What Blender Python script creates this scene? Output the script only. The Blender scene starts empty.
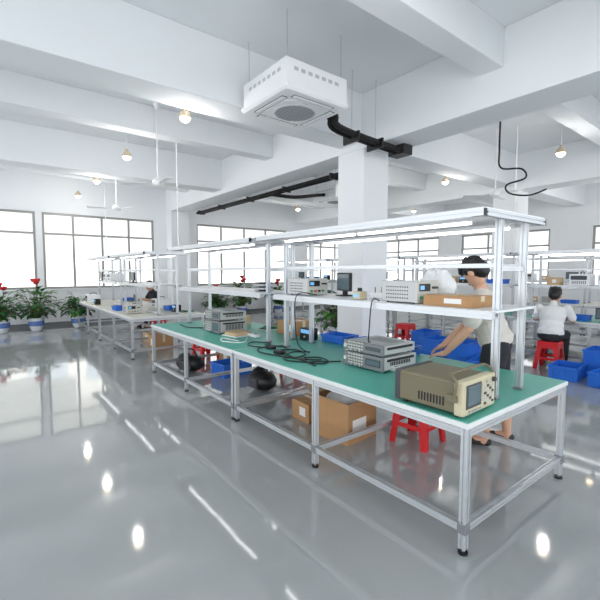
import bpy, bmesh, math, random
import numpy as np
from mathutils import Vector, Matrix, Euler
random.seed(7)
S = bpy.context.scene
COL = S.collection

def lin(c):
    return tuple(((x/255)/12.92 if x/255 <= 0.04045 else ((x/255+0.055)/1.055)**2.4) for x in c)

def mat(name, rgb, rough=0.5, metal=0.0, var=0.06, scale=8.0, emit=0.0, bump=0.0, spec=0.5, coat=0.0, translucent=0.0):
    m = bpy.data.materials.new(name); m.use_nodes = True
    nt = m.node_tree; b = nt.nodes['Principled BSDF']
    c = lin(rgb)
    tc = nt.nodes.new('ShaderNodeTexCoord')
    nz = nt.nodes.new('ShaderNodeTexNoise'); nz.inputs['Scale'].default_value = scale
    nz.inputs['Detail'].default_value = 4
    nt.links.new(tc.outputs['Object'], nz.inputs['Vector'])
    mx = nt.nodes.new('ShaderNodeMix'); mx.data_type = 'RGBA'
    mx.inputs[6].default_value = (*[x*(1-var) for x in c], 1)
    mx.inputs[7].default_value = (*[min(1, x*(1+var)) for x in c], 1)
    nt.links.new(nz.outputs['Fac'], mx.inputs[0])
    nt.links.new(mx.outputs[2], b.inputs['Base Color'])
    b.inputs['Roughness'].default_value = rough
    b.inputs['Metallic'].default_value = metal
    b.inputs['Specular IOR Level'].default_value = spec
    b.inputs['Coat Weight'].default_value = coat
    b.inputs['Coat Roughness'].default_value = 0.08
    if emit > 0:
        b.inputs['Emission Color'].default_value = (*c, 1)
        b.inputs['Emission Strength'].default_value = emit
    if bump > 0:
        bp = nt.nodes.new('ShaderNodeBump'); bp.inputs['Strength'].default_value = bump
        bp.inputs['Distance'].default_value = 0.01
        nt.links.new(nz.outputs['Fac'], bp.inputs['Height'])
        nt.links.new(bp.outputs['Normal'], b.inputs['Normal'])
    if translucent > 0:
        t = nt.nodes.new('ShaderNodeBsdfTranslucent'); t.inputs[0].default_value=(*c,1)
        ms = nt.nodes.new('ShaderNodeMixShader'); ms.inputs[0].default_value=translucent
        nt.links.new(b.outputs[0],ms.inputs[1]); nt.links.new(t.outputs[0],ms.inputs[2])
        nt.links.new(ms.outputs[0],nt.nodes['Material Output'].inputs['Surface'])
    return m

M = dict(
 wall=mat('wall_paint', (242,244,247), 0.7, var=0.012, scale=2),
 ceil=mat('ceiling_paint', (240,243,246), 0.8, var=0.015, scale=1.5),
 alu=mat('aluminium_profile', (208,211,215), 0.33, 0.65, var=0.04, scale=30),
 aluc=mat('aluminium_connector', (150,153,158), 0.45, 0.7),
 black=mat('black_plastic', (22,22,24), 0.45),
 rubber=mat('black_rubber_insulation', (12,12,13), 0.75, bump=0.2, scale=40),
 mdf=mat('laminate_edge', (232,233,234), 0.4),
 mat_g=mat('esd_mat_green', (88,176,160), 0.42, var=0.05, scale=3),
 mat_t=mat('kraft_bench_cover', (210,208,196), 0.45, var=0.06, scale=3),
 panel=mat('shelf_panel', (236,238,240), 0.35, var=0.03),
 led=mat('led_tube_glow', (255,255,255), 0.5, emit=5.0),
 lamp=mat('lamp_glow', (255,232,195), 0.5, emit=12.0),
 lamph=mat('lamp_housing', (205,188,165), 0.4),
 white=mat('white_plastic', (240,241,243), 0.35, var=0.02),
 offw=mat('ac_slot_grey', (120,124,128), 0.5),
 grille=mat('ac_grille', (188,192,196), 0.5),
 beige=mat('instrument_beige', (206,196,166), 0.5, var=0.05),
 dkbeige=mat('instrument_olive_case', (120,112,90), 0.55, var=0.08, bump=0.15, scale=60),
 screen=mat('crt_screen', (92,110,118), 0.12, var=0.05),
 key=mat('instrument_keys', (205,205,198), 0.5),
 keyd=mat('instrument_keys_dark', (70,72,76), 0.5),
 silver=mat('instrument_silver', (196,198,198), 0.4, 0.2, var=0.04),
 silverd=mat('instrument_silver_dark', (128,131,134), 0.45, 0.3),
 green=mat('terminal_green', (20,150,90), 0.4),
 red=mat('stool_red_plastic', (212,34,40), 0.32, var=0.05),
 blue=mat('crate_blue_plastic', (38,112,215), 0.4, var=0.06),
 card=mat('cardboard', (184,142,100), 0.8, var=0.08, scale=14, bump=0.1),
 card2=mat('cardboard_light', (205,176,140), 0.8, var=0.06, scale=14),
 tape=mat('packing_tape', (222,208,175), 0.25),
 paper=mat('white_paper', (240,240,236), 0.7),
 leaf=mat('leaf_green', (30,84,32), 0.4, var=0.35, scale=9),
 leaf2=mat('leaf_green_light', (70,126,50), 0.4, var=0.3, scale=9),
 stem=mat('plant_stem', (84,96,48), 0.6),
 flower=mat('flower_red', (205,24,36), 0.35),
 pot=mat('pot_porcelain', (228,232,238), 0.15, var=0.02),
 potb=mat('pot_blue_glaze', (90,120,185), 0.15, var=0.3, scale=25),
 soil=mat('soil', (60,44,32), 0.95, var=0.3),
 frame=mat('window_frame', (158,157,156), 0.45, 0.2),
 blind=mat('roller_blind', (248,248,246), 0.8, var=0.02, translucent=0.75),
 skin=mat('skin', (218,170,142), 0.5, var=0.05, scale=5),
 hair=mat('hair_black', (20,18,18), 0.45, var=0.3, scale=50, bump=0.4),
 shirt1=mat('shirt_stone_grey', (214,208,200), 0.85, var=0.05, bump=0.2, scale=20),
 shirt2=mat('shirt_white', (236,236,236), 0.85, var=0.03, bump=0.2, scale=20),
 shirt3=mat('shirt_dark', (44,46,52), 0.85, var=0.1),
 shorts=mat('shorts_dark', (40,42,48), 0.85, var=0.15, bump=0.2, scale=20),
 shoe=mat('shoe_dark', (48,46,44), 0.6),
 eye=mat('eye_dark', (18,14,12), 0.2),
 lips=mat('lips', (176,100,92), 0.5),
 yellow=mat('yellow_plastic', (232,196,40), 0.4),
 fac=mat('facade_render', (244,240,232), 0.8, var=0.04, scale=1),
 facd=mat('facade_glazing', (205,212,216), 0.3),
 bag=mat('white_poly_bag', (240,243,245), 0.3, var=0.03, bump=0.6, scale=12),
 lcd=mat('lcd_glow', (120,180,230), 0.3, emit=0.5),
)

def floor_mat():
    m = bpy.data.materials.new('epoxy_floor_grey'); m.use_nodes = True
    nt = m.node_tree; b = nt.nodes['Principled BSDF']
    tc = nt.nodes.new('ShaderNodeTexCoord')
    n1 = nt.nodes.new('ShaderNodeTexNoise'); n1.inputs['Scale'].default_value = 0.7; n1.inputs['Detail'].default_value = 6
    nt.links.new(tc.outputs['Object'], n1.inputs['Vector'])
    r = nt.nodes.new('ShaderNodeValToRGB')
    r.color_ramp.elements[0].position = 0.3; r.color_ramp.elements[0].color = (*lin((156,160,161)), 1)
    r.color_ramp.elements[1].position = 0.7; r.color_ramp.elements[1].color = (*lin((168,172,173)), 1)
    nt.links.new(n1.outputs['Fac'], r.inputs[0]); nt.links.new(r.outputs[0], b.inputs['Base Color'])
    n2 = nt.nodes.new('ShaderNodeTexNoise'); n2.inputs['Scale'].default_value = 1.6; n2.inputs['Detail'].default_value = 2
    nt.links.new(tc.outputs['Object'], n2.inputs['Vector'])
    bp = nt.nodes.new('ShaderNodeBump'); bp.inputs['Strength'].default_value = 0.08; bp.inputs['Distance'].default_value = 0.02
    nt.links.new(n2.outputs['Fac'], bp.inputs['Height']); nt.links.new(bp.outputs['Normal'], b.inputs['Normal'])
    b.inputs['Roughness'].default_value = 0.06
    b.inputs['Specular IOR Level'].default_value = 1.0
    b.inputs['IOR'].default_value = 1.65
    return m
M['floor'] = floor_mat()

class MB:
    def __init__(s): s.v=[]; s.f=[]; s.m=[]; s.s=[]; s.mats=[]; s.T=Matrix.Identity(4)
    def mi(s, k):
        if k not in s.mats: s.mats.append(k)
        return s.mats.index(k)
    def add(s, vs, fs, k, smooth=False):
        o=len(s.v); i=s.mi(k)
        s.v += [tuple(s.T @ Vector(v)) for v in vs]
        for f in fs: s.f.append(tuple(o+a for a in f)); s.m.append(i); s.s.append(smooth)
    def box(s, x0,x1,y0,y1,z0,z1,k,bev=0.0):
        bm=bmesh.new(); bmesh.ops.create_cube(bm,size=1)
        for v in bm.verts:
            v.co=Vector(((x0+x1)/2+v.co.x*(x1-x0),(y0+y1)/2+v.co.y*(y1-y0),(z0+z1)/2+v.co.z*(z1-z0)))
        if bev>0: bmesh.ops.bevel(bm,geom=bm.edges[:],offset=bev,segments=2,affect='EDGES',profile=0.5)
        bm.verts.index_update()
        s.add([v.co.copy() for v in bm.verts],[[v.index for v in f.verts] for f in bm.faces],k)
        bm.free()
    def cyl(s,p0,p1,r0,k,r1=None,n=12,smooth=True):
        r1=r0 if r1 is None else r1
        p0=Vector(p0);p1=Vector(p1);d=(p1-p0).normalized()
        a=d.orthogonal().normalized();b=d.cross(a)
        vs=[];
        for p,r in((p0,r0),(p1,r1)):
            for i in range(n):
                t=2*math.pi*i/n; vs.append(p+a*math.cos(t)*r+b*math.sin(t)*r)
        s.add(vs,[(i,(i+1)%n,n+(i+1)%n,n+i) for i in range(n)],k,smooth)
        s.add(vs[:n],[tuple(reversed(range(n)))],k); s.add(vs[n:],[tuple(range(n))],k)
    def tube(s,pts,r,k,n=8,sub=6):
        P=[Vector(p) for p in pts]; Q=[]
        if sub>1 and len(P)>2:
            for i in range(len(P)-1):
                a=P[max(i-1,0)];b=P[i];c=P[i+1];d=P[min(i+2,len(P)-1)]
                for j in range(sub):
                    t=j/sub
                    Q.append(0.5*((2*b)+(c-a)*t+(2*a-5*b+4*c-d)*t*t+(3*b-a-3*c+d)*t**3))
            Q.append(P[-1])
        else: Q=P
        vs=[];ref=None
        for i,q in enumerate(Q):
            d=(Q[min(i+1,len(Q)-1)]-Q[max(i-1,0)]).normalized()
            if ref is None: ref=d.orthogonal().normalized()
            a=(ref-d*ref.dot(d))
            a = a.normalized() if a.length>1e-5 else d.orthogonal().normalized()
            ref=a;b=d.cross(a)
            for j in range(n):
                t=2*math.pi*j/n; vs.append(q+a*math.cos(t)*r+b*math.sin(t)*r)
        fs=[(i*n+j,i*n+(j+1)%n,(i+1)*n+(j+1)%n,(i+1)*n+j) for i in range(len(Q)-1) for j in range(n)]
        fs+= [tuple(reversed(range(n))), tuple(range((len(Q)-1)*n,len(Q)*n))]
        s.add(vs,fs,k,True)
    def ext(s,p0,p1,w,k):
        p0=Vector(p0);p1=Vector(p1);d=(p1-p0).normalized()
        up=Vector((0,0,1)) if abs(d.z)<0.9 else Vector((1,0,0))
        a=d.cross(up).normalized();b=a.cross(d)
        h=w/2;g=w*0.12;q=w*0.16
        prof=[]
        side=[(-h,-h),(-g,-h),(-g,-h+q),(g,-h+q),(g,-h)]
        for r in range(4):
            c,sn=math.cos(r*math.pi/2),math.sin(r*math.pi/2)
            for (x,y) in side: prof.append((c*x-sn*y,sn*x+c*y))
        n=len(prof)
        vs=[p+a*x+b*y for p in(p0,p1) for x,y in prof]
        s.add(vs,[(i,(i+1)%n,n+(i+1)%n,n+i) for i in range(n)]+[tuple(reversed(range(n))),tuple(range(n,2*n))],k)
    def lathe(s,c,prof,k,n=24,smooth=True,cap=True):
        c=Vector(c);vs=[]
        for r,z in prof:
            for i in range(n):
                t=2*math.pi*i/n; vs.append(c+Vector((r*math.cos(t),r*math.sin(t),z)))
        fs=[(i*n+j,i*n+(j+1)%n,(i+1)*n+(j+1)%n,(i+1)*n+j) for i in range(len(prof)-1) for j in range(n)]
        s.add(vs,fs,k,smooth)
        if cap:
            s.add(vs[:n],[tuple(reversed(range(n)))],k); s.add(vs[-n:],[tuple(range(n))],k)
    def ell(s,c,r,k,R=None,n=14):
        R=R or Matrix.Identity(3); c=Vector(c); vs=[];m=n//2+1
        for i in range(1,m):
            ph=math.pi*i/m
            for j in range(n):
                t=2*math.pi*j/n
                vs.append(c+R@Vector((r[0]*math.sin(ph)*math.cos(t),r[1]*math.sin(ph)*math.sin(t),r[2]*math.cos(ph))))
        a=len(vs);vs.append(c+R@Vector((0,0,r[2])));vs.append(c+R@Vector((0,0,-r[2])))
        fs=[(i*n+j,(i+1)*n+j,(i+1)*n+(j+1)%n,i*n+(j+1)%n) for i in range(m-2) for j in range(n)]
        fs+=[(a,j,(j+1)%n) for j in range(n)]+[(a+1,(m-2)*n+(j+1)%n,(m-2)*n+j) for j in range(n)]
        s.add(vs,fs,k,True)
    def build(s,name,loc=(0,0,0),rot=0.0):
        me=bpy.data.meshes.new(name+'_mesh'); me.from_pydata(s.v,[],s.f)
        for k in s.mats: me.materials.append(M[k])
        me.polygons.foreach_set('material_index',s.m); me.polygons.foreach_set('use_smooth',s.s)
        me.update()
        return put(name,me,loc,rot)
def put(name,me,loc,rot=0.0):
    o=bpy.data.objects.new(name,me); COL.objects.link(o); o.location=loc; o.rotation_euler=(0,0,rot); return o

# ---------------- room ----------------
X0,X1,Y0,Y1,H = -6.0,15.0,-6.0,13.6,4.4
b=MB(); b.box(X0,X1+0.2,Y0,Y1+0.2,-0.1,0,'floor'); b.build('floor')
b=MB(); b.box(X0,X1+0.2,Y0,Y1+0.2,H,H+0.12,'ceil'); b.build('ceiling')
def wall(name,axis,pos,a0,a1,ops,z0,z1,th=0.2):
    b=MB()
    def bx(s0,s1,h0,h1):
        if axis=='y': b.box(s0,s1,pos,pos+th,h0,h1,'wall')
        else: b.box(pos,pos+th,s0,s1,h0,h1,'wall')
    cur=a0
    for (s0,s1) in ops:
        bx(cur,s0,0,H); bx(s0,s1,0,z0); bx(s0,s1,z1,H); cur=s1
    bx(cur,a1,0,H); b.build(name)
farops=[(-3.2,1.2),(1.36,4.5),(6.0,9.9),(11.0,14.4)]
wall('wall_far','y',Y1,X0,X1+0.2,farops,1.07,3.25)
backops=[(-3.5,0.2),(1.2,4.4),(5.6,8.8),(9.8,13.0)]
wall('wall_right','x',X1,Y0,Y1,backops,1.1,3.0)
def window(n,axis,pos,s0,s1,z0,z1,trz,nm):
    b=MB(); f=0.03
    def bx(a0,a1,h0,h1,d0,d1,k):
        if axis=='y': b.box(a0,a1,pos+d0,pos+d1,h0,h1,k)
        else: b.box(pos+d0,pos+d1,a0,a1,h0,h1,k)
    bx(s0,s1,z0,z0+0.06,0.04,0.12,'frame'); bx(s0,s1,z1-0.06,z1,0.04,0.12,'frame'); bx(s0,s1,trz-0.03,trz+0.03,0.04,0.12,'frame')
    for i in range(nm+1):
        a=s0+(s1-s0)*i/nm
        a=min(max(a,s0+f),s1-f); bx(a-f,a+f,z0,z1,0.05,0.11,'frame')
    bx(s0-0.03,s1+0.03,z0-0.04,z0,-0.05,0.2,'wall')
    for i in range(nm):
        a0=s0+(s1-s0)*i/nm+f; a1=s0+(s1-s0)*(i+1)/nm-f
        if (i+n)%2==0: bx(a0+0.04,a1-0.04,z0+0.25+0.15*((i*7+n)%3),trz-0.04,0.13,0.135,'blind')
        bx(a0,a1,trz+0.03,z1-0.06,0.13,0.135,'blind')
    b.build('window_%d'%n)
for i,(a,c) in enumerate(farops): window(i+1,'y',Y1,a,c,1.07,3.25,2.65,4)
for i,(a,c) in enumerate(backops): window(i+5,'x',X1,a,c,1.1,3.0,2.45,3)
b=MB(); b.box(X0,X1,Y1-0.015,Y1,0,0.1,'offw'); b.build('baseboard_far')
b=MB(); b.box(X1-0.015,X1,Y0,Y1-0.015,0,0.1,'offw'); b.build('baseboard_right')
def beam(x0,x1,y0,y1,z):
    b=MB(); b.box(x0,x1,y0,y1,z,H,'ceil',0.01); b.build('ceiling_beam')
beam(4.9,5.5,Y0,Y1,3.55); beam(10.3,10.9,Y0,Y1,3.55)
for xa,xb in ((X0,4.9),(5.5,10.3),(10.9,X1)):
    beam(xa,xb,4.65,5.15,3.65); beam(xa,xb,9.5,9.95,3.65); beam(xa,xb,0.2,0.65,3.65)
    beam(xa,xb,7.2,7.5,3.95); beam(xa,xb,11.6,11.9,3.95); beam(xa,xb,2.4,2.7,3.95)
for (x,y) in ((5.2,4.9),(10.6,4.9)):
    b=MB(); b.box(x-0.3,x+0.3,y-0.3,y+0.3,0,3.549,'wall',0.008); b.build('column')
b=MB(); b.box(4.9,5.5,13.1,Y1,0,3.549,'wall',0.008); b.build('column')
b=MB(); b.box(-14,18,22,23,-4,9,'fac')
for zz in (-1,2.2,5.4):
    for i in range(13):
        b.box(-13+i*2.4,-13+i*2.4+1.6,21.95,22.05,zz,zz+1.6,'facd')
    b.box(-14,18,21.8,22,zz-0.4,zz-0.25,'fac')
b.build('neighbouring_building')

# ---------------- workbench ----------------
def bench_mesh(L,matk,name):
    b=MB(); w=0.04; W=1.4
    ys=[0.03,L/2,L-0.03]
    b.box(0,W,0.003,L-0.003,0.715,0.745,'mdf',0.004)
    b.box(0.012,W-0.012,0.012,L-0.012,0.745,0.749,matk)
    for y in ys:
        for x in (0.03,W-0.03):
            b.ext((x,y,0.03),(x,y,0.715),w,'alu')
            b.cyl((x,y,0),(x,y,0.012),0.028,'black'); b.cyl((x,y,0.012),(x,y,0.03),0.008,'aluc')
            b.box(x-0.026,x+0.026,y-0.026,y+0.026,0.12,0.18,'aluc',0.003)
        b.ext((0.05,y,0.15),(W-0.05,y,0.15),w,'alu'); b.ext((0.05,y,0.69),(W-0.05,y,0.69),w,'alu')
    for x in (0.03,W-0.03):
        for i in range(2):
            for z in (0.15,0.69): b.ext((x,ys[i]+0.02,z),(x,ys[i+1]-0.02,z),w,'alu')
    py=[0.14,L-0.2]
    for y in py:
        for x in (0.55,0.9):
            b.ext((x,y,0.749),(x,y,1.89),w,'alu')
            b.box(x-0.03,x+0.03,y-0.03,y+0.03,0.749,0.765,'aluc',0.003)
            b.box(x-0.022,x+0.022,y+0.02,y+0.05,1.25,1.285,'aluc',0.003)
        b.ext((0.3,y,1.905),(1.1,y,1.905),0.03,'alu')
        b.ext((0.57,y,1.58),(0.88,y,1.58),0.03,'alu')
    b.box(0.42,1.03,0.1,L-0.15,1.305,1.32,'panel',0.003)
    for x in (0.43,1.02): b.ext((x,0.1,1.292),(x,L-0.15,1.292),0.045,'alu')
    for x in (0.55,0.9): b.ext((x,py[0]+0.02,1.6),(x,py[1]-0.02,1.6),0.025,'alu')
    for x in (0.295,1.105): b.ext((x,0.1,1.905),(x,L-0.02,1.905),0.04,'alu')
    for y in (0.1,L-0.04): b.ext((0.3,y+0.01,1.905),(1.1,y+0.01,1.905),0.04,'alu')
    for x in (0.295,1.105):
        b.box(x-0.021,x+0.021,0.094,0.1,1.884,1.926,'black')
        b.box(x-0.021,x+0.021,L-0.02,L-0.014,1.884,1.926,'black')
    b.box(0.29,1.11,0.1,L-0.02,1.926,1.936,'panel')
    for x in (0.44,0.96):
        b.box(x-0.03,x+0.03,0.25,L-0.28,1.875,1.9,'white',0.004)
        n=2; seg=(L-0.56)/n
        for i in range(n):
            b.cyl((x,0.27+i*seg,1.868),(x,0.25+(i+1)*seg-0.03,1.868),0.011,'led')
    b.box(0.6,0.66,0.5,1.1,0.749,0.785,'white',0.005)
    for i in range(5): b.box(0.61,0.65,0.54+i*0.11,0.6+i*0.11,0.785,0.787,'black')
    o=b.build(name); return o
bA=bench_mesh(2.6,'mat_g','workbench'); bA.location=(2.0,1.1,0); me_g=bA.data
put('workbench',me_g,(2.0,3.71,0))
bC=bench_mesh(2.6,'mat_t','workbench'); bC.location=(2.0,7.4,0); me_t=bC.data
put('workbench',me_t,(2.0,10.01,0))
for x in (7.6,11.6):
    for y in (-1.7,0.91,3.52,6.13,8.74):
        if x>11 and y>8: continue
        put('workbench',me_g if x<11 else me_t,(x,y,0))

# ---------------- instruments ----------------
b=MB()
b.box(0,0.36,0.05,0.44,0.02,0.2,'dkbeige',0.012)
b.box(-0.008,0.368,0,0.06,0.012,0.208,'beige',0.012)
b.box(-0.006,0.366,0.42,0.46,0.014,0.206,'keyd',0.01)
b.box(0.02,0.19,-0.004,0.01,0.05,0.185,'keyd',0.004); b.box(0.035,0.175,-0.008,0.0,0.065,0.175,'screen',0.004)
for i in range(5):
    b.box(0.198,0.212,-0.006,0.002,0.07+i*0.022,0.084+i*0.022,'key',0.002)
for i in range(6):
    for j in range(4): b.box(0.225+j*0.03,0.247+j*0.03,-0.006,0.002,0.04+i*0.02,0.053+i*0.02,'key' if (i+j)%3 else 'keyd',0.002)
b.cyl((0.33,0.0,0.175),(0.33,-0.018,0.175),0.014,'keyd'); b.cyl((0.25,0,0.175),(0.25,-0.014,0.175),0.01,'silver')
for i in range(4): b.cyl((0.05+i*0.04,0,0.035),(0.05+i*0.04,-0.014,0.035),0.007,'silver')
for i in range(9): b.box(-0.002,0.0005,0.12+i*0.02,0.13+i*0.02,0.05,0.1,'black')
for x in (-0.022,0.382):
    b.box(x-0.007,x+0.007,0.03,0.1,0.09,0.13,'dkbeige',0.004)
b.tube([(-0.022,0.05,0.11),(-0.03,0.03,0.2),(-0.022,0.06,0.235),(0.02,0.08,0.243),(0.34,0.08,0.243),(0.382,0.06,0.235),(0.39,0.03,0.2),(0.382,0.05,0.11)],0.008,'dkbeige')
for x in (0.03,0.33):
    for y in (0.06,0.4): b.cyl((x,y,0),(x,y,0.03),0.014,'black')
b.build('spectrum_analyzer',(2.035,1.15,0.7495),0.03)

def rack_instrument(b,W,D,Hh,z):
    b.box(0.01,D,0,W,z+0.015,z+Hh,'silver',0.006)
    b.box(0,0.02,-0.008,W+0.008,z+0.01,z+Hh+0.006,'silverd',0.005)
    b.box(-0.004,0.004,0.02,W*0.42,z+0.04,z+Hh-0.02,'keyd',0.003); b.box(-0.007,0,W*0.06,W*0.38,z+0.05,z+Hh-0.03,'screen',0.002)
    r=max(2,int(Hh/0.03))
    for i in range(r):
        for j in range(6): b.box(-0.007,0.002,W*0.48+j*0.03,W*0.48+j*0.03+0.02,z+0.03+i*0.025,z+0.043+i*0.025,'key',0.002)
    b.cyl((0,W*0.93,z+Hh*0.6),(-0.02,W*0.93,z+Hh*0.6),0.018,'key')
    for j in range(3): b.cyl((0,W*(0.55+0.12*j),z+0.022),(-0.012,W*(0.55+0.12*j),z+0.022),0.007,'alu')
    for y in (-0.002,W+0.002):
        for i in range(12): b.box(0.1+i*0.022,0.11+i*0.022,y-0.0015,y+0.0015,z+0.05,z+Hh-0.04,'black')
        b.box(0.06,D-0.04,y-0.006,y+0.006,z+Hh-0.035,z+Hh-0.015,'black',0.003)
    for i in range(10): b.box(D*0.45,D*0.85,W*0.15+i*0.03,W*0.15+i*0.03+0.012,z+Hh-0.0005,z+Hh+0.001,'silverd')
    for x in (0.04,D-0.04):
        for y in (0.04,W-0.04): b.cyl((x,y,z),(x,y,z+0.02),0.014,'black')
b=MB(); rack_instrument(b,0.43,0.44,0.12,0); rack_instrument(b,0.43,0.42,0.09,0.127)
b.build('network_analyzer',(2.46,2.09,0.7495))
b=MB(); rack_instrument(b,0.45,0.42,0.16,0); rack_instrument(b,0.42,0.40,0.12,0.168)
b.build('signal_generator',(2.36,4.72,0.7495))
b=MB(); b.box(0,0.3,0,0.3,0,0.012,'paper'); b.box(0.02,0.26,0.03,0.27,0.012,0.05,'card2',0.003); b.build('document_tray',(2.4,4.36,0.7495),0.1)

def power_supply(b,W=0.26,D=0.34,Hh=0.17):
    b.box(0,W,0.02,D,0.01,Hh,'silver',0.005); b.box(-0.004,W+0.004,0,0.025,0.006,Hh+0.004,'key',0.005)
    b.box(0.02,W*0.6,-0.003,0.002,Hh*0.55,Hh*0.88,'black',0.002); b.box(0.03,W*0.3,-0.005,0,Hh*0.62,Hh*0.8,'lcd')
    for i in range(3): b.cyl((W*0.72+i*0.022,0,Hh*0.7),(W*0.72+i*0.022,-0.016,Hh*0.7),0.009,'keyd')
    for i,kk in enumerate(('green','red','black','green')): b.cyl((0.04+i*0.05,0,Hh*0.28),(0.04+i*0.05,-0.022,Hh*0.28),0.01,kk)
    for i in range(10):
        for j in range(4): b.cyl((-0.002,0.09+i*0.022,0.04+j*0.028),(0.0015,0.09+i*0.022,0.04+j*0.028),0.006,'black',n=6)
    for x in (0.03,W-0.03):
        for y in (0.05,D-0.04): b.cyl((x,y,0),(x,y,0.012),0.01,'black')
b=MB(); power_supply(b); o=b.build('bench_power_supply',(2.5,1.8,1.3208)); me_ps=o.data
def carton(name,w,d,h,loc,rot=0,k='card'):
    b=MB(); b.box(0,w,0,d,0,h,k,0.003)
    b.box(w/2-0.025,w/2+0.025,-0.001,d+0.001,h*0.5,h+0.0012,'tape'); b.box(0,w,d/2-0.001,d/2+0.001,h,h+0.001,'tape')
    b.box(-0.001,0,d*0.2,d*0.55,h*0.3,h*0.75,'paper'); return b.build(name,loc,rot)
carton('cardboard_box',0.28,0.37,0.075,(2.5,1.38,1.3208))
b=MB()
b.ell((0,0,0.12),(0.11,0.16,0.12),'bag',n=20); b.ell((0.02,0.05,0.17),(0.08,0.09,0.1),'bag'); b.ell((-0.02,-0.06,0.15),(0.08,0.08,0.11),'bag')
b.tube([(0,0,0.22),(0.01,0.01,0.27),(0.03,0.02,0.3)],0.015,'bag'); b.build('plastic_bag',(2.9,1.9,1.321))
b=MB(); b.box(0,0.03,0,0.28,0.05,0.23,'black',0.006); b.box(-0.002,0.002,0.015,0.265,0.065,0.215,'screen'); b.box(0.01,0.04,0.11,0.17,0,0.06,'black',0.003); b.box(-0.05,0.09,0.07,0.21,0,0.012,'black',0.004)
o=b.build('small_monitor',(2.75,2.75,1.3208),-0.3); me_mon=o.data
b=MB(); b.box(0,0.1,0,0.09,0,0.07,'beige',0.01); b.cyl((0.05,0.045,0.07),(0.05,0.045,0.1),0.02,'black'); b.box(-0.003,0.001,0.02,0.07,0.02,0.05,'lcd'); b.build('solder_station',(2.52,2.4,1.3208))

def crate(W,D,Hh):
    b=MB(); t=0.006
    b.box(0.01,W-0.01,0.01,D-0.01,0,t,'blue')
    for (x0,x1,y0,y1) in ((0,t,0,D),(W-t,W,0,D),(t,W-t,0,t),(t,W-t,D-t,D)): b.box(x0,x1,y0,y1,0.004,Hh,'blue')
    b.box(-0.012,W+0.012,-0.012,0.0,Hh-0.03,Hh,'blue',0.003); b.box(-0.012,W+0.012,D,D+0.012,Hh-0.03,Hh,'blue',0.003)
    b.box(-0.012,0,0,D,Hh-0.03,Hh,'blue',0.003); b.box(W,W+0.012,0,D,Hh-0.03,Hh,'blue',0.003)
    for i in range(1,5):
        for y in (-0.006,D): b.box(W*i/5-0.004,W*i/5+0.004,y,y+0.006,0.01,Hh-0.03,'blue')
        for x in (-0.006,W): b.box(x,x+0.006,D*i/5-0.004,D*i/5+0.004,0.01,Hh-0.03,'blue')
    for y in (-0.0135,D+0.0125): b.box(W/2-0.05,W/2+0.05,y,y+0.001,Hh-0.022,Hh-0.008,'black')
    return b
cr=crate(0.5,0.36,0.2).build('blue_storage_crate',(6.0,3.9,0)); me_cr=cr.data
for p,r in (((6.0,3.9,0.201),0),((6.05,3.4,0),0),((5.9,2.9,0),0.2),((6.6,4.5,0),0.1),((7.05,1.75,0),0),((7.05,1.75,0.201),0),((7.05,1.3,0),0),((7.05,1.3,0.201),0),((6.0,5.6,0),0),((6.05,3.4,0.201),0.05),((6.7,3.9,0),0),((2.7,5.25,0),0.1),((4.6,3.3,0),0.3),((6.6,4.5,0.201),0.1),((4.5,3.9,0),0.1),((4.5,3.9,0.201),0.1),((6.5,2.0,0),0.1),((6.4,1.5,0),-0.1)):
    put('blue_storage_crate',me_cr,p,r)
tr=crate(0.24,0.34,0.09).build('blue_parts_tray',(3.1,2.75,0.7495)); me_tr=tr.data
put('blue_parts_tray',me_tr,(3.11,2.36,0.7495)); put('blue_parts_tray',me_tr,(3.1,3.2,0.7495),0.03); put('blue_parts_tray',me_tr,(2.76,3.45,1.3208))

b=MB(); b.box(0,0.16,0,0.22,0,0.05,'white',0.006); b.box(0.03,0.13,0.03,0.12,0.05,0.052,'keyd'); b.cyl((0.12,0.18,0.05),(0.12,0.18,0.1),0.004,'black'); b.cyl((0.03,0.18,0.05),(0.03,0.18,0.1),0.004,'black')
o=b.build('wireless_router',(2.91,2.74,0.7495)); me_rt=o.data
b=MB()
b.box(0,0.12,0,0.2,0,0.14,'black',0.008); b.box(-0.002,0.002,0.02,0.18,0.08,0.125,'lcd')
b.tube([(0.06,0.02,0.03),(0.0,-0.02,0.02),(-0.04,0.04,0.01),(-0.05,0.12,0.01)],0.005,'black'); b.cyl((0,0.1,0.04),(-0.014,0.1,0.04),0.012,'silver')
o=b.build('test_adapter',(2.98,3.62,0.7495)); me_ad=o.data
o=carton('cardboard_box',0.3,0.38,0.18,(3.04,4.0,0.7495)); me_c1=o.data
o=carton('cardboard_box',0.22,0.2,0.14,(3.0,5.3,0.7495),0.2,'card2'); me_c2=o.data
b=MB(); b.box(0,0.3,0,0.22,0,0.012,'paper')
for i in range(8): b.box(0.02+0.034*i,0.045+0.034*i,0.03,0.19,0.012,0.025+0.01*(i%3),'green' if i%2 else 'keyd')
o=b.build('circuit_board_tray',(3.0,4.6,0.7495)); me_pcb=o.data
put('bench_power_supply',me_ps,(2.52,3.1,1.3208)); put('wireless_router',me_rt,(2.78,2.3,1.3208))
b=MB(); b.box(0,0.34,0,0.3,0,0.2,'white',0.015); b.box(-0.003,0.002,0.03,0.27,0.1,0.17,'keyd',0.002)
for i in range(8): b.box(-0.002,0.001,0.04+i*0.028,0.055+i*0.028,0.03,0.08,'offw')
b.tube([(0.1,0.15,0.2),(0.12,0.15,0.235),(0.24,0.15,0.235),(0.26,0.15,0.2)],0.008,'black')
o=b.build('white_equipment_case'); me_wc=o.data; bpy.data.objects.remove(o)
b=MB()
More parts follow.
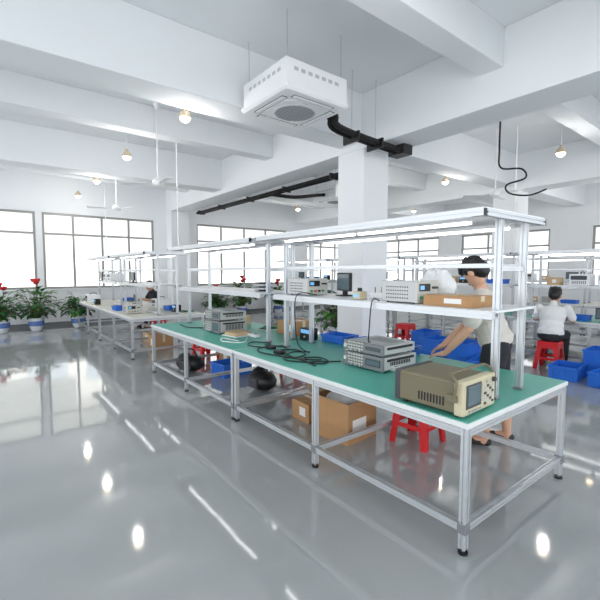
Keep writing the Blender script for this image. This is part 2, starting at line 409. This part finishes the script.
for i in range(5):
    b.lathe((0,0,i*0.022),[(0.03,0.0),(0.12,0.0),(0.12,0.003),(0.06,0.004),(0.06,0.016),(0.12,0.017),(0.12,0.02),(0.03,0.02)],'white' if i%2 else 'keyd',n=20,cap=False)
o=b.build('component_reels',(2.75,4.25,1.3208)); me_rl=o.data
kinds=[('wireless_router',me_rt,0.22),('test_adapter',me_ad,0.22),('cardboard_box',me_c2,0.24),('circuit_board_tray',me_pcb,0.25),('blue_parts_tray',me_tr,0.36),('blue_parts_tray',me_tr,0.36),('blue_parts_tray',me_tr,0.36),('bench_power_supply',me_ps,0.34),('small_monitor',me_mon,0.3),('white_equipment_case',me_wc,0.32),('white_equipment_case',me_wc,0.32)]
def scatter(x,y0,y1,z,dens):
    y=y0
    while y<y1:
        n,me,d=random.choice(kinds)
        if y+d>y1: break
        if random.random()<dens: put(n,me,(x+random.uniform(0,0.03),y,z))
        y+=d+random.uniform(0.06,0.16)
for yb in (-1.7,0.91,3.52,6.13,8.74):
    scatter(7.7,yb+0.2,yb+2.4,0.7495,0.75); scatter(8.08,yb+0.3,yb+2.2,1.3208,0.9); scatter(8.6,yb+0.2,yb+2.4,0.7495,0.9)
for yb in (-1.7,0.91,3.52,6.13): scatter(11.7,yb+0.2,yb+2.4,0.7495,0.9); scatter(12.08,yb+0.3,yb+2.2,1.3208,0.9)
for yb in (7.4,10.01):
    scatter(2.12,yb+0.4,yb+2.4,0.7495,0.3); scatter(3.0,yb+0.2,yb+2.4,0.7495,0.6); scatter(2.5,yb+0.3,yb+2.2,1.3208,0.3)

b=MB(); w,d,h=0.42,0.46,0.38;t=0.006
b.box(0,w,0,d,0.0,t,'card')
for q in ((0,t,0,d),(w-t,w,0,d),(t,w-t,0,t),(t,w-t,d-t,d)): b.box(*q,t,h,'card')
b.T=Matrix.Translation((0,0,h))@Matrix.Rotation(math.radians(25),4,'Y'); b.box(-0.2,0,0,d,-0.004,0,'card2')
b.T=Matrix.Translation((w,0,h))@Matrix.Rotation(math.radians(-35),4,'Y'); b.box(0,0.2,0,d,-0.004,0,'card2')
b.T=Matrix.Translation((0,d,h))@Matrix.Rotation(math.radians(50),4,'X'); b.box(0,w,0,0.2,-0.004,0,'card2')
b.T=Matrix.Identity(4); b.ell((w/2,d/2,h*0.86),(0.17,0.19,0.09),'bag'); b.box(0.06,0.26,-0.001,0,0.1,0.22,'paper')
b.build('open_carton',(2.5,2.5,0.0),0.1)
carton('cardboard_box',0.36,0.3,0.2,(2.55,3.12,0.0),-0.05)
carton('cardboard_box',0.45,0.4,0.35,(4.5,2.7,0.0),0.2,'card2')
b=MB(); b.ell((0,0,0.13),(0.16,0.24,0.13),'black',n=18); b.ell((0.02,0.1,0.17),(0.12,0.13,0.12),'black')
b.tube([(0,-0.12,0.24),(0,-0.06,0.34),(0,0.06,0.34),(0,0.12,0.26)],0.012,'black'); b.box(-0.165,-0.13,-0.1,0.1,0.05,0.18,'keyd',0.01)
o=b.build('black_backpack',(2.85,4.45,0.002)); me_bp=o.data; put('black_backpack',me_bp,(2.5,6.0,0.002),0.6)
carton('cardboard_box',0.4,0.3,0.3,(3.1,5.85,0.0),0.1); carton('cardboard_box',0.4,0.3,0.3,(2.6,8.0,0.0),0.1); carton('cardboard_box',0.3,0.3,0.2,(2.8,9.0,0.0),0.1,'card2')

b=MB()
b.box(-0.15,0.15,-0.15,0.15,0.425,0.45,'red',0.012); b.cyl((0,0,0.448),(0,0,0.452),0.03,'black')
for sx in (-1,1):
    for sy in (-1,1):
        vs=[]
        for z,o_,wd in ((0.43,0.145,0.075),(0.0,0.185,0.055)):
            vs+=[(sx*o_,sy*o_,z),(sx*(o_-wd),sy*o_,z),(sx*(o_-wd),sy*(o_-0.012),z),(sx*(o_-0.012),sy*(o_-0.012),z),(sx*(o_-0.012),sy*(o_-wd),z),(sx*o_,sy*(o_-wd),z)]
        fs=[(i,(i+1)%6,6+(i+1)%6,6+i) for i in range(6)]+[(5,4,3,2,1,0),(6,7,8,9,10,11)]
        b.add(vs,fs,'red')
for s_ in (-1,1):
    b.box(-0.145,0.145,s_*0.148-0.006,s_*0.148+0.006,0.34,0.43,'red'); b.box(s_*0.148-0.006,s_*0.148+0.006,-0.145,0.145,0.34,0.43,'red')
    b.box(-0.14,0.14,s_*0.165-0.006,s_*0.165+0.006,0.16,0.2,'red'); b.box(s_*0.165-0.006,s_*0.165+0.006,-0.14,0.14,0.16,0.2,'red')
o=b.build('red_stool',(3.1,2.2,0),0.1); me_st=o.data
for p in ((7.15,2.6),(3.1,6.75),(3.65,4.75),(3.85,11.5),(7.1,5.4)): put('red_stool',me_st,(p[0],p[1],0),0.1)

# ---------------- cables ----------------
b=MB(); z=0.757
b.tube([(2.62,1.64,z),(2.5,1.8,z),(2.52,1.95,z),(2.7,2.03,z),(2.95,1.95,z)],0.005,'black')
b.tube([(2.4,2.75,z),(2.3,2.85,z),(2.2,3.1,z),(2.3,3.35,z),(2.5,3.3,z),(2.45,3.05,z),(2.25,3.0,z),(2.15,3.4,z),(2.3,3.6,z),(2.6,3.5,z)],0.007,'black')
b.tube([(2.5,2.6,z),(2.35,2.7,z),(2.2,2.8,z),(2.15,3.0,z),(2.4,3.2,z),(2.55,3.1,z)],0.006,'black')
b.tube([(2.3,3.5,z),(2.5,3.75,z),(2.4,3.95,z),(2.25,3.8,z),(2.35,3.6,z),(2.6,3.9,z)],0.006,'black')
b.tube([(2.2,2.6,z),(2.3,2.9,z),(2.45,2.85,z),(2.4,2.65,z),(2.25,2.7,z),(2.3,3.15,z),(2.5,3.45,z),(2.4,3.7,z)],0.006,'black')
b.tube([(2.3,4.1,z),(2.25,4.4,z),(2.15,4.2,z),(2.3,4.0,z),(2.5,4.25,z)],0.006,'white')
b.box(2.24,2.3,3.18,3.3,0.7495,0.785,'black',0.006); b.box(2.32,2.38,3.45,3.56,0.7495,0.78,'black',0.006)
b.build('power_cable',(0,0,0))
b=MB(); b.tube([(2.62,3.08,1.33),(2.39,3.1,1.34),(2.36,3.1,1.1),(2.4,3.1,0.85),(2.5,3.05,0.76)],0.005,'black'); b.tube([(2.49,2.15,1.33),(2.4,2.15,1.33),(2.38,2.16,1.1),(2.42,2.2,1.0),(2.5,2.25,0.985)],0.005,'black'); b.build('hanging_cable')
b=MB(); b.tube([(2.5,5.25,0.76),(2.45,5.4,0.757),(2.3,5.6,0.757),(2.35,6.0,0.757)],0.006,'black'); b.build('power_cable')

# ---------------- AC cassette ----------------
b=MB()
b.box(-0.455,0.455,-0.455,0.455,0.05,0.34,'white',0.01)
for i in range(7):
    for sy in (-0.457,0.455):
        b.box(-0.35+i*0.1,-0.29+i*0.1,sy,sy+0.002,0.22,0.26,'grille'); b.box(sy,sy+0.002,-0.35+i*0.1,-0.29+i*0.1,0.22,0.26,'grille')
def rr(h,c,z):
    return [(-h+c,-h,z),(h-c,-h,z),(h,-h+c,z),(h,h-c,z),(h-c,h,z),(-h+c,h,z),(-h,h-c,z),(-h,-h+c,z)]
rings=[rr(0.485,0.03,0.05),rr(0.485,0.03,0.02),rr(0.46,0.03,-0.005),rr(0.41,0.05,-0.01)]
vs=[p for r_ in rings for p in r_]
fs=[(i*8+j,(i+1)*8+j,(i+1)*8+(j+1)%8,i*8+(j+1)%8) for i in range(3) for j in range(8)]+[tuple(range(7,-1,-1))]
fs[-1]=(24,25,26,27,28,29,30,31)
b.add(vs,fs,'white')
for r_ in range(4):
    b.T=Matrix.Rotation(r_*math.pi/2,4,'Z')
    b.box(-0.3,0.3,-0.4,-0.315,-0.0125,-0.008,'offw'); b.box(-0.28,0.28,-0.385,-0.33,-0.02,-0.01,'white',0.004)
b.T=Matrix.Identity(4)
b.add([(x,y,-0.018) for x,y,_ in rr(0.305,0.1,0)]+[(x,y,0.0) for x,y,_ in rr(0.305,0.1,0)],[tuple(range(8))]+[(j,8+j,8+(j+1)%8,(j+1)%8) for j in range(8)],'white')
b.lathe((0,0,0),[(0.26,-0.018),(0.26,-0.026),(0.23,-0.028),(0.0,-0.028)],'grille',n=40,cap=False)
for i in range(13):
    y=-0.216+i*0.036; x=math.sqrt(max(0,0.24**2-y*y)); b.box(-x,x,y-0.004,y+0.004,-0.031,-0.026,'offw')
for sx in (-0.4,0.4):
    for sy in (-0.4,0.4): b.cyl((sx,sy,0.34),(sx,sy,0.86),0.006,'alu')
o=b.build('ceiling_air_conditioner',(3.1,4.08,3.53))
put('ceiling_air_conditioner',o.data,(7.9,8.45,3.53))
b=MB()
for dx,r in ((0,0.045),(0.1,0.04)):
    b.tube([(3.56,4.0+dx,3.70),(3.75,4.05+dx,3.62),(3.95,4.1+dx,3.5),(5.35-dx,4.15+dx,3.46)],r,'rubber',n=10)
    b.tube([(5.6-dx,5.4,3.44),(5.6-dx,12.4,3.44)],r,'rubber',n=10,sub=1)
b.box(5.2,5.42,4.05,4.36,3.4,3.549,'black',0.01)
for x in (4.2,4.7): b.box(x,x+0.03,4.05,4.36,3.39,3.53,'black'); b.cyl((x+0.015,4.2,3.53),(x+0.015,4.2,H),0.005,'alu')
for y in (6,7.6,9.2,10.8,12.2): b.box(5.44,5.67,y,y+0.03,3.38,3.5,'black'); b.cyl((5.6,y+0.015,3.5),(5.6,y+0.015,3.6),0.005,'alu')
b.tube([(5.6,8.3,3.44),(6.3,8.3,3.45),(7.1,8.4,3.6),(7.4,8.4,3.65)],0.045,'rubber',n=10)
b.build('refrigerant_pipes')

# ---------------- lamps, fans, conduits ----------------
b=MB(); b.cyl((0,0,0.13),(0,0,0.8),0.006,'white'); b.lathe((0,0,0),[(0.075,0.0),(0.08,0.025),(0.066,0.07),(0.032,0.1),(0.02,0.14)],'lamph',n=20)
b.ell((0,0,-0.005),(0.07,0.07,0.05),'lamp'); o=b.build('pendant_lamp',(2.2,5.3,3.6)); me_l=o.data
lp=[(2.1,7.7),(2.1,10.15),(7.94,2.85),(8.39,5.35),(11.6,3.2),(8.2,10.6),(2.1,1.6),(11.5,8.5),(8.2,7.3),(11.9,1.2),(2.1,12.4)]
for p in lp: put('pendant_lamp',me_l,(p[0],p[1],3.6))
for p in [(2.2,5.3)]+lp:
    L=bpy.data.lights.new('pendant_glow','POINT'); L.energy=16; L.color=(1,0.96,0.92); L.shadow_soft_size=0.06
    o=bpy.data.objects.new('pendant_lamp_light',L); o.location=(p[0],p[1],3.46); COL.objects.link(o)
def fan(loc,rot):
    b=MB(); b.cyl((0,0,0.1),(0,0,4.4-loc[2]),0.012,'white'); b.lathe((0,0,0),[(0.03,-0.05),(0.09,-0.03),(0.1,0.02),(0.08,0.06),(0.025,0.1)],'white',n=20); b.lathe((0,0,4.3-loc[2]),[(0.025,0),(0.06,0.1)],'white')
    for i in range(3):
        b.T=Matrix.Rotation(i*2*math.pi/3,4,'Z')@Matrix.Rotation(0.15,4,'X')
        b.box(0.08,0.2,-0.02,0.02,-0.003,0.003,'white'); b.add([(0.18,-0.05,0.004),(0.6,-0.07,0.004),(0.62,0.0,0.004),(0.6,0.06,0.004),(0.18,0.05,0.004),(0.18,-0.05,-0.004),(0.6,-0.07,-0.004),(0.62,0,-0.004),(0.6,0.06,-0.004),(0.18,0.05,-0.004)],[(0,1,2,3,4),(9,8,7,6,5)]+[(i_,5+i_,5+(i_+1)%5,(i_+1)%5) for i_ in range(5)],'white')
    b.T=Matrix.Identity(4)
    return b.build('ceiling_fan',loc,rot)
fan((2.42,7.05,3.06),0.5); fan((2.5,10.12,3.02),0.9); fan((8.2,4.1,3.1),0.2)
b=MB(); b.cyl((0,0,1.936),(0,0,H),0.012,'white'); b.box(-0.04,0.04,-0.05,0.05,1.936,1.99,'white',0.005); o=b.build('power_drop_conduit',(2.95,7.54,0)); me_pd=o.data
put('power_drop_conduit',me_pd,(8.3,3.75,0)); put('power_drop_conduit',me_pd,(2.72,12.2,0))
b=MB(); b.tube([(7.3,3.6,4.39),(7.3,3.6,3.7),(7.32,3.57,3.4),(7.5,3.3,3.36),(7.55,3.25,3.2),(7.4,3.5,3.1),(7.42,3.45,2.95),(7.6,3.2,2.9),(7.8,3.0,3.0)],0.016,'black'); b.build('loose_black_cable')

# ---------------- plants ----------------
def plant(name,loc,seed,h=1.1,flowers=True):
    rnd=random.Random(seed); b=MB()
    b.lathe((0,0,0),[(0.11,0),(0.13,0.02),(0.17,0.14),(0.18,0.24),(0.17,0.3),(0.19,0.32),(0.19,0.34),(0.165,0.34),(0.16,0.3)],'pot',n=24,cap=False)
    b.lathe((0,0,0),[(0.172,0.13),(0.184,0.2),(0.182,0.26)],'potb',n=24,cap=False)
    b.lathe((0,0,0),[(0.11,0),(0.0,0.001)],'pot',cap=False); b.lathe((0,0,0.3),[(0.165,0),(0.0,0.01)],'soil',cap=False)
    for i in range(140):
        az=rnd.uniform(0,6.283); el=rnd.uniform(0.3,1.4); ln=rnd.uniform(0.25,1.0)*(h-0.35)
        base=Vector((rnd.uniform(-.07,.07),rnd.uniform(-.07,.07),0.3))
        d=Vector((math.cos(az)*math.cos(el)*0.7,math.sin(az)*math.cos(el)*0.7,math.sin(el)))
        tip=base+d*ln
        b.tube([base,base+d*ln*0.5+Vector((0,0,0.03)),tip],0.004,'stem',n=4,sub=3)
        out=Vector((math.cos(az),math.sin(az),0)); side=Vector((-out.y,out.x,0))
        L=rnd.uniform(0.18,0.3); w=L*rnd.uniform(0.2,0.3); k='leaf' if rnd.random()<0.8 else 'leaf2'
        vs=[];N=6; p=tip.copy(); ang=el*0.8
        for j in range(N+1):
            t=j/N; ww=w*math.sin(math.pi*min(1,t*0.92+0.06))
            dirv=out*math.cos(ang)+Vector((0,0,1))*math.sin(ang)
            nrm=side.cross(dirv)
            vs+= [p-side*ww+nrm*ww*0.25,p.copy(),p+side*ww+nrm*ww*0.25]
            p=p+dirv*L/N; ang-=0.32
        fs=[]
        for j in range(N):
            o_=j*3; fs+=[(o_,o_+1,o_+4,o_+3),(o_+1,o_+2,o_+5,o_+4)]
        b.add(vs,fs,k,True)
    if flowers:
        for i in range(3):
            x,y=rnd.uniform(-.1,.1),rnd.uniform(-.1,.1); z=h+rnd.uniform(-0.05,0.12)
            b.tube([(0,0,0.3),(x*0.5,y*0.5,z*0.6),(x,y,z)],0.006,'stem',n=5)
            for j in range(5):
                a=j*1.256; b.ell((x+0.04*math.cos(a),y+0.04*math.sin(a),z+0.03),(0.03,0.05,0.06),'flower',Matrix.Rotation(a,3,'Z')@Matrix.Rotation(0.5,3,'Y'),n=8)
            b.cyl((x,y,z),(x,y,z+0.09),0.008,'yellow')
    b.build(name,loc)
for i,(x,h) in enumerate(((0.3,1.1),(1.05,1.2),(2.05,1.0),(6.3,1.0),(7.3,1.25),(8.9,1.1))): plant('potted_anthurium',(x,12.75,0),i+3,h,i!=2)
plant('potted_anthurium',(6.2,6.6,0),44,1.15,False)

# ---------------- people ----------------
def Rx(a): return Matrix.Rotation(a,3,'X')
class Fig:
    def __init__(s): s.p=[]
    def cap(s,a,b_,ra,rb,l): s.p.append(('c',Vector(a),Vector(b_),ra,rb,l))
    def ell(s,c,r,l,R=None): s.p.append(('e',Vector(c),Vector(r),R or Matrix.Identity(3),None,l))
    def hand(s,w,d,side):
        w=Vector(w);d=Vector(d).normalized();side=Vector(side);side=(side-d*side.dot(d)).normalized();n=d.cross(side).normalized()
        if n.z>0:n=-n
        s.cap(w,w+d*0.03,0.024,0.027,'skin')
        for q in (-0.025,-0.008,0.01,0.026): s.cap(w+d*0.02+side*q*0.7,w+d*0.085+side*q,0.013,0.012,'skin')
        for q,L in ((-0.03,0.055),(-0.01,0.068),(0.011,0.074),(0.031,0.066)):
            a=w+d*0.085+side*q; m=a+d*L*0.5+n*0.006+side*q*0.12; e=m+(d*0.75+n*0.65).normalized()*L*0.5
            s.cap(a,m,0.0095,0.009,'skin'); s.cap(m,e,0.009,0.0075,'skin')
        a=w+d*0.03+side*0.024; m=a+(d*0.6+side*0.8+n*0.2).normalized()*0.04; e=m+(d*0.95+side*0.2+n*0.25).normalized()*0.032
        s.cap(a,m,0.013,0.0105,'skin'); s.cap(m,e,0.0105,0.009,'skin')
    def head(s,c,pitch,yaw=0,k=1.0):
        R=Matrix.Rotation(yaw,3,'Z')@Rx(-pitch); c=Vector(c)
        def e(p,r,l): s.ell(c+R@(Vector(p)*k),Vector(r)*k,l,R)
        e((0,-0.012,0.03),(0.076,0.094,0.088),'skin'); e((0,0.022,-0.03),(0.06,0.066,0.085),'skin'); e((0,0.045,-0.085),(0.035,0.035,0.03),'skin')
        s.cap(c+R@Vector((0,0.086,0.01)),c+R@Vector((0,0.108,-0.028)),0.009,0.014,'skin')
        for x in (-1,1):
            e((x*0.08,-0.005,-0.015),(0.012,0.02,0.032),'skin'); e((x*0.03,0.08,0.004),(0.011,0.008,0.006),'eye'); e((x*0.03,0.084,0.024),(0.017,0.006,0.003),'hair')
        e((0,0.085,-0.058),(0.022,0.009,0.007),'lips')
        e((0,-0.028,0.055),(0.088,0.104,0.084),'hair'); e((0,-0.055,0.0),(0.082,0.074,0.095),'hair'); e((0,0.035,0.088),(0.072,0.058,0.042),'hair')
        for x in (-1,1): e((x*0.066,-0.015,0.035),(0.024,0.052,0.045),'hair')
        for i in range(14):
            a=i*2.4; e((0.065*math.cos(a),-0.02+0.075*math.sin(a),0.085+0.02*math.sin(i*1.7)),(0.022,0.026,0.03),'hair')
    def foot(s,a,yaw=0,k='shoe'):
        a=Vector(a);f=Vector((math.sin(yaw),math.cos(yaw),0))
        s.cap((a.x,a.y,0.08),(a.x,a.y,0.05),0.036,0.04,'skin'); s.cap(Vector((a.x,a.y,0.04))-f*0.03,Vector((a.x,a.y,0.036))+f*0.11,0.034,0.036,k)
        s.cap(Vector((a.x,a.y,0.036))+f*0.11,Vector((a.x,a.y,0.03))+f*0.165,0.038,0.026,k); s.cap(Vector((a.x,a.y,0.06))+f*0.02,Vector((a.x,a.y,0.045))+f*0.09,0.034,0.03,'skin' if k=='shoe' else k)
    def build(s,name,lm,vox,loc,rot):
        b=MB()
        for p in s.p:
            if p[0]=='e': b.ell(p[1],p[2],'skin',p[3],n=20)
            else:
                _,a,c,ra,rb,l=p; d=(c-a);d=d.normalized();u=d.orthogonal().normalized();w=d.cross(u);n=16;rings=[]
                for i in range(1,6): t=math.pi/2*(1-i/5); rings.append((a-d*ra*math.sin(t),ra*math.cos(t)))
                for i in range(0,5): t=math.pi/2*(i/5); rings.append((c+d*rb*math.sin(t),rb*math.cos(t)))
                vs=[q+u*math.cos(6.28318*j/n)*r+w*math.sin(6.28318*j/n)*r for q,r in rings for j in range(n)]
                k0=len(vs); vs+=[a-d*ra,c+d*rb]; m=len(rings)
                fs=[(i*n+j,i*n+(j+1)%n,(i+1)*n+(j+1)%n,(i+1)*n+j) for i in range(m-1) for j in range(n)]
                fs+=[(k0,(j+1)%n,j) for j in range(n)]+[(k0+1,(m-1)*n+j,(m-1)*n+(j+1)%n) for j in range(n)]
                b.add(vs,fs,'skin')
        o=b.build(name+'_tmp'); md=o.modifiers.new('r','REMESH'); md.mode='VOXEL'; md.voxel_size=vox; md.use_smooth_shade=True
        sm=o.modifiers.new('s','SMOOTH'); sm.factor=0.5; sm.iterations=2
        dg=bpy.context.evaluated_depsgraph_get(); me=bpy.data.meshes.new_from_object(o.evaluated_get(dg)); bpy.data.objects.remove(o)
        n=len(me.polygons); C=np.empty(n*3); me.polygons.foreach_get('center',C); C=C.reshape(n,3)
        best=np.full(n,1e9); lab=np.zeros(n,int); ks=list(lm.keys())
        for p in s.p:
            if p[0]=='e':
                R=np.array(p[3]); q=(C-np.array(p[1]))@R/np.array(p[2]); ln=np.linalg.norm(q,axis=1); dd=(ln-1)*min(p[2])
            else:
                a=np.array(p[1]);c=np.array(p[2]);ab=c-a; t=np.clip(((C-a)@ab)/(ab@ab),0,1); dd=np.linalg.norm(C-(a+t[:,None]*ab),axis=1)-(p[3]+(p[4]-p[3])*t)
            if p[5] in('eye','lips'): dd=dd-0.002
            mk=dd<best; best[mk]=dd[mk]; lab[mk]=ks.index(p[5])
        me.materials.clear()
        for k_ in ks: me.materials.append(M[lm[k_]])
        me.polygons.foreach_set('material_index',lab.astype(np.int32)); me.polygons.foreach_set('use_smooth',[True]*n); me.update()
        return put(name,me,loc,rot)
def torso(f,pel,chest,neck,tw=1.0,lab='shirt'):
    pel=Vector(pel);chest=Vector(chest);neck=Vector(neck)
    sp=(neck-pel).normalized(); a=-math.atan2(sp.y,sp.z); R=Rx(a)
    f.ell(pel,(0.165*tw,0.125,0.13),'bottom'); 
    mid=pel.lerp(chest,0.5)
    f.ell(mid,(0.165*tw,0.135,0.17),lab,R); f.ell(pel+sp*0.05,(0.178*tw,0.15,0.12),lab,R)
    f.ell(chest,(0.178*tw,0.14,0.18),lab,R); f.ell(chest+sp*0.09,(0.19*tw,0.11,0.09),lab,R)
    f.cap(neck-sp*0.05,neck+sp*0.01,0.07,0.058,lab)
def arm(f,sh,el,wr,hd,side,sl=0.066):
    sh=Vector(sh);el=Vector(el);wr=Vector(wr)
    f.cap(sh,el,0.05,0.039,'skin'); f.cap(el,el.lerp(wr,0.35),0.038,0.04,'skin'); f.cap(el.lerp(wr,0.35),wr,0.04,0.026,'skin')
    f.cap(sh,sh.lerp(el,0.72),sl,sl,'shirt'); f.hand(wr,hd,side)
LM=dict(skin='skin',hair='hair',shirt='shirt1',bottom='shorts',shoe='shoe',eye='eye',lips='lips')
f=Fig()
torso(f,(0,0,0.92),(0,0.09,1.19),(0,0.14,1.38),1.12)
f.cap((0,0.14,1.4),(0,0.17,1.46),0.054,0.052,'skin'); f.head((0.0,0.2,1.545),0.9,-0.45,1.1)
arm(f,(-0.2,0.13,1.33),(-0.3,0.2,1.07),(-0.24,0.40,0.83),(0.0,0.85,-0.2),(1,0,0),0.078)
arm(f,(0.2,0.13,1.33),(0.2,0.27,1.07),(-0.06,0.45,0.87),(-0.5,0.7,-0.45),(-1,0.3,0),0.078)
for x,fy in ((-0.1,0.07),(0.11,-0.1)):
    f.cap((x,0,0.9),(x*1.05,0.03+fy*0.4,0.56),0.112,0.1,'bottom'); f.cap((x,0,0.9),(x*1.1,0.03+fy*0.5,0.49),0.08,0.056,'skin')
    f.cap((x*1.1,0.03+fy*0.5,0.49),(x*1.1,fy*0.8,0.33),0.054,0.056,'skin'); f.cap((x*1.1,fy*0.8,0.33),(x*1.1,fy,0.08),0.056,0.036,'skin'); f.foot((x*1.1,fy,0))
f.build('standing_technician',LM,0.0075,(3.6,1.74,0),math.radians(22))
def seated(name,lm,loc,rot,vox=0.011):
    f=Fig(); torso(f,(0,-0.02,0.55),(0,0.07,0.84),(0,0.14,1.03),1.08); f.cap((0,0.14,1.03),(0,0.18,1.09),0.052,0.05,'skin'); f.head((0,0.22,1.165),0.6,0,1.08)
    arm(f,(-0.2,0.12,0.97),(-0.27,0.22,0.77),(-0.12,0.44,0.80),(0.2,0.9,-0.1),(1,0,0)); arm(f,(0.2,0.12,0.97),(0.27,0.22,0.77),(0.12,0.44,0.80),(-0.2,0.9,-0.1),(-1,0,0))
    for x in (-0.1,0.1):
        f.cap((x,0,0.545),(x*1.5,0.4,0.52),0.09,0.07,'bottom'); f.cap((x*1.5,0.4,0.52),(x*1.5,0.36,0.12),0.066,0.05,'bottom'); f.foot((x*1.5,0.35,0),0,'shoe')
    return f.build(name,lm,vox,loc,rot)
seated('seated_technician',dict(LM,shirt='shirt2'),(7.15,2.6,0),math.radians(-80))
seated('seated_technician',dict(LM,shirt='shirt3'),(3.85,11.5,0),math.radians(90))

# ---------------- light & camera ----------------
w=bpy.data.worlds.new('sky_world'); S.world=w; w.use_nodes=True
bg=w.node_tree.nodes['Background']; bg.inputs[0].default_value=(0.94,0.975,1.0,1); bg.inputs[1].default_value=2.3
L=bpy.data.lights.new('sun','SUN'); L.energy=4.0; L.angle=0.02; L.color=(1,0.98,0.96)
o=bpy.data.objects.new('sun_light',L); o.rotation_euler=(math.radians(28),0,0); o.location=(0,-10,12); COL.objects.link(o)
cd=bpy.data.cameras.new('camera'); cd.sensor_width=36; cd.lens=404/600*36; cd.clip_start=0.05
cam=bpy.data.objects.new('camera',cd); COL.objects.link(cam); cam.location=(0,0,1.56)
cam.rotation_euler=(math.radians(90-4.0),0,math.radians(-38)); S.camera=cam
S.view_settings.view_transform='Standard'
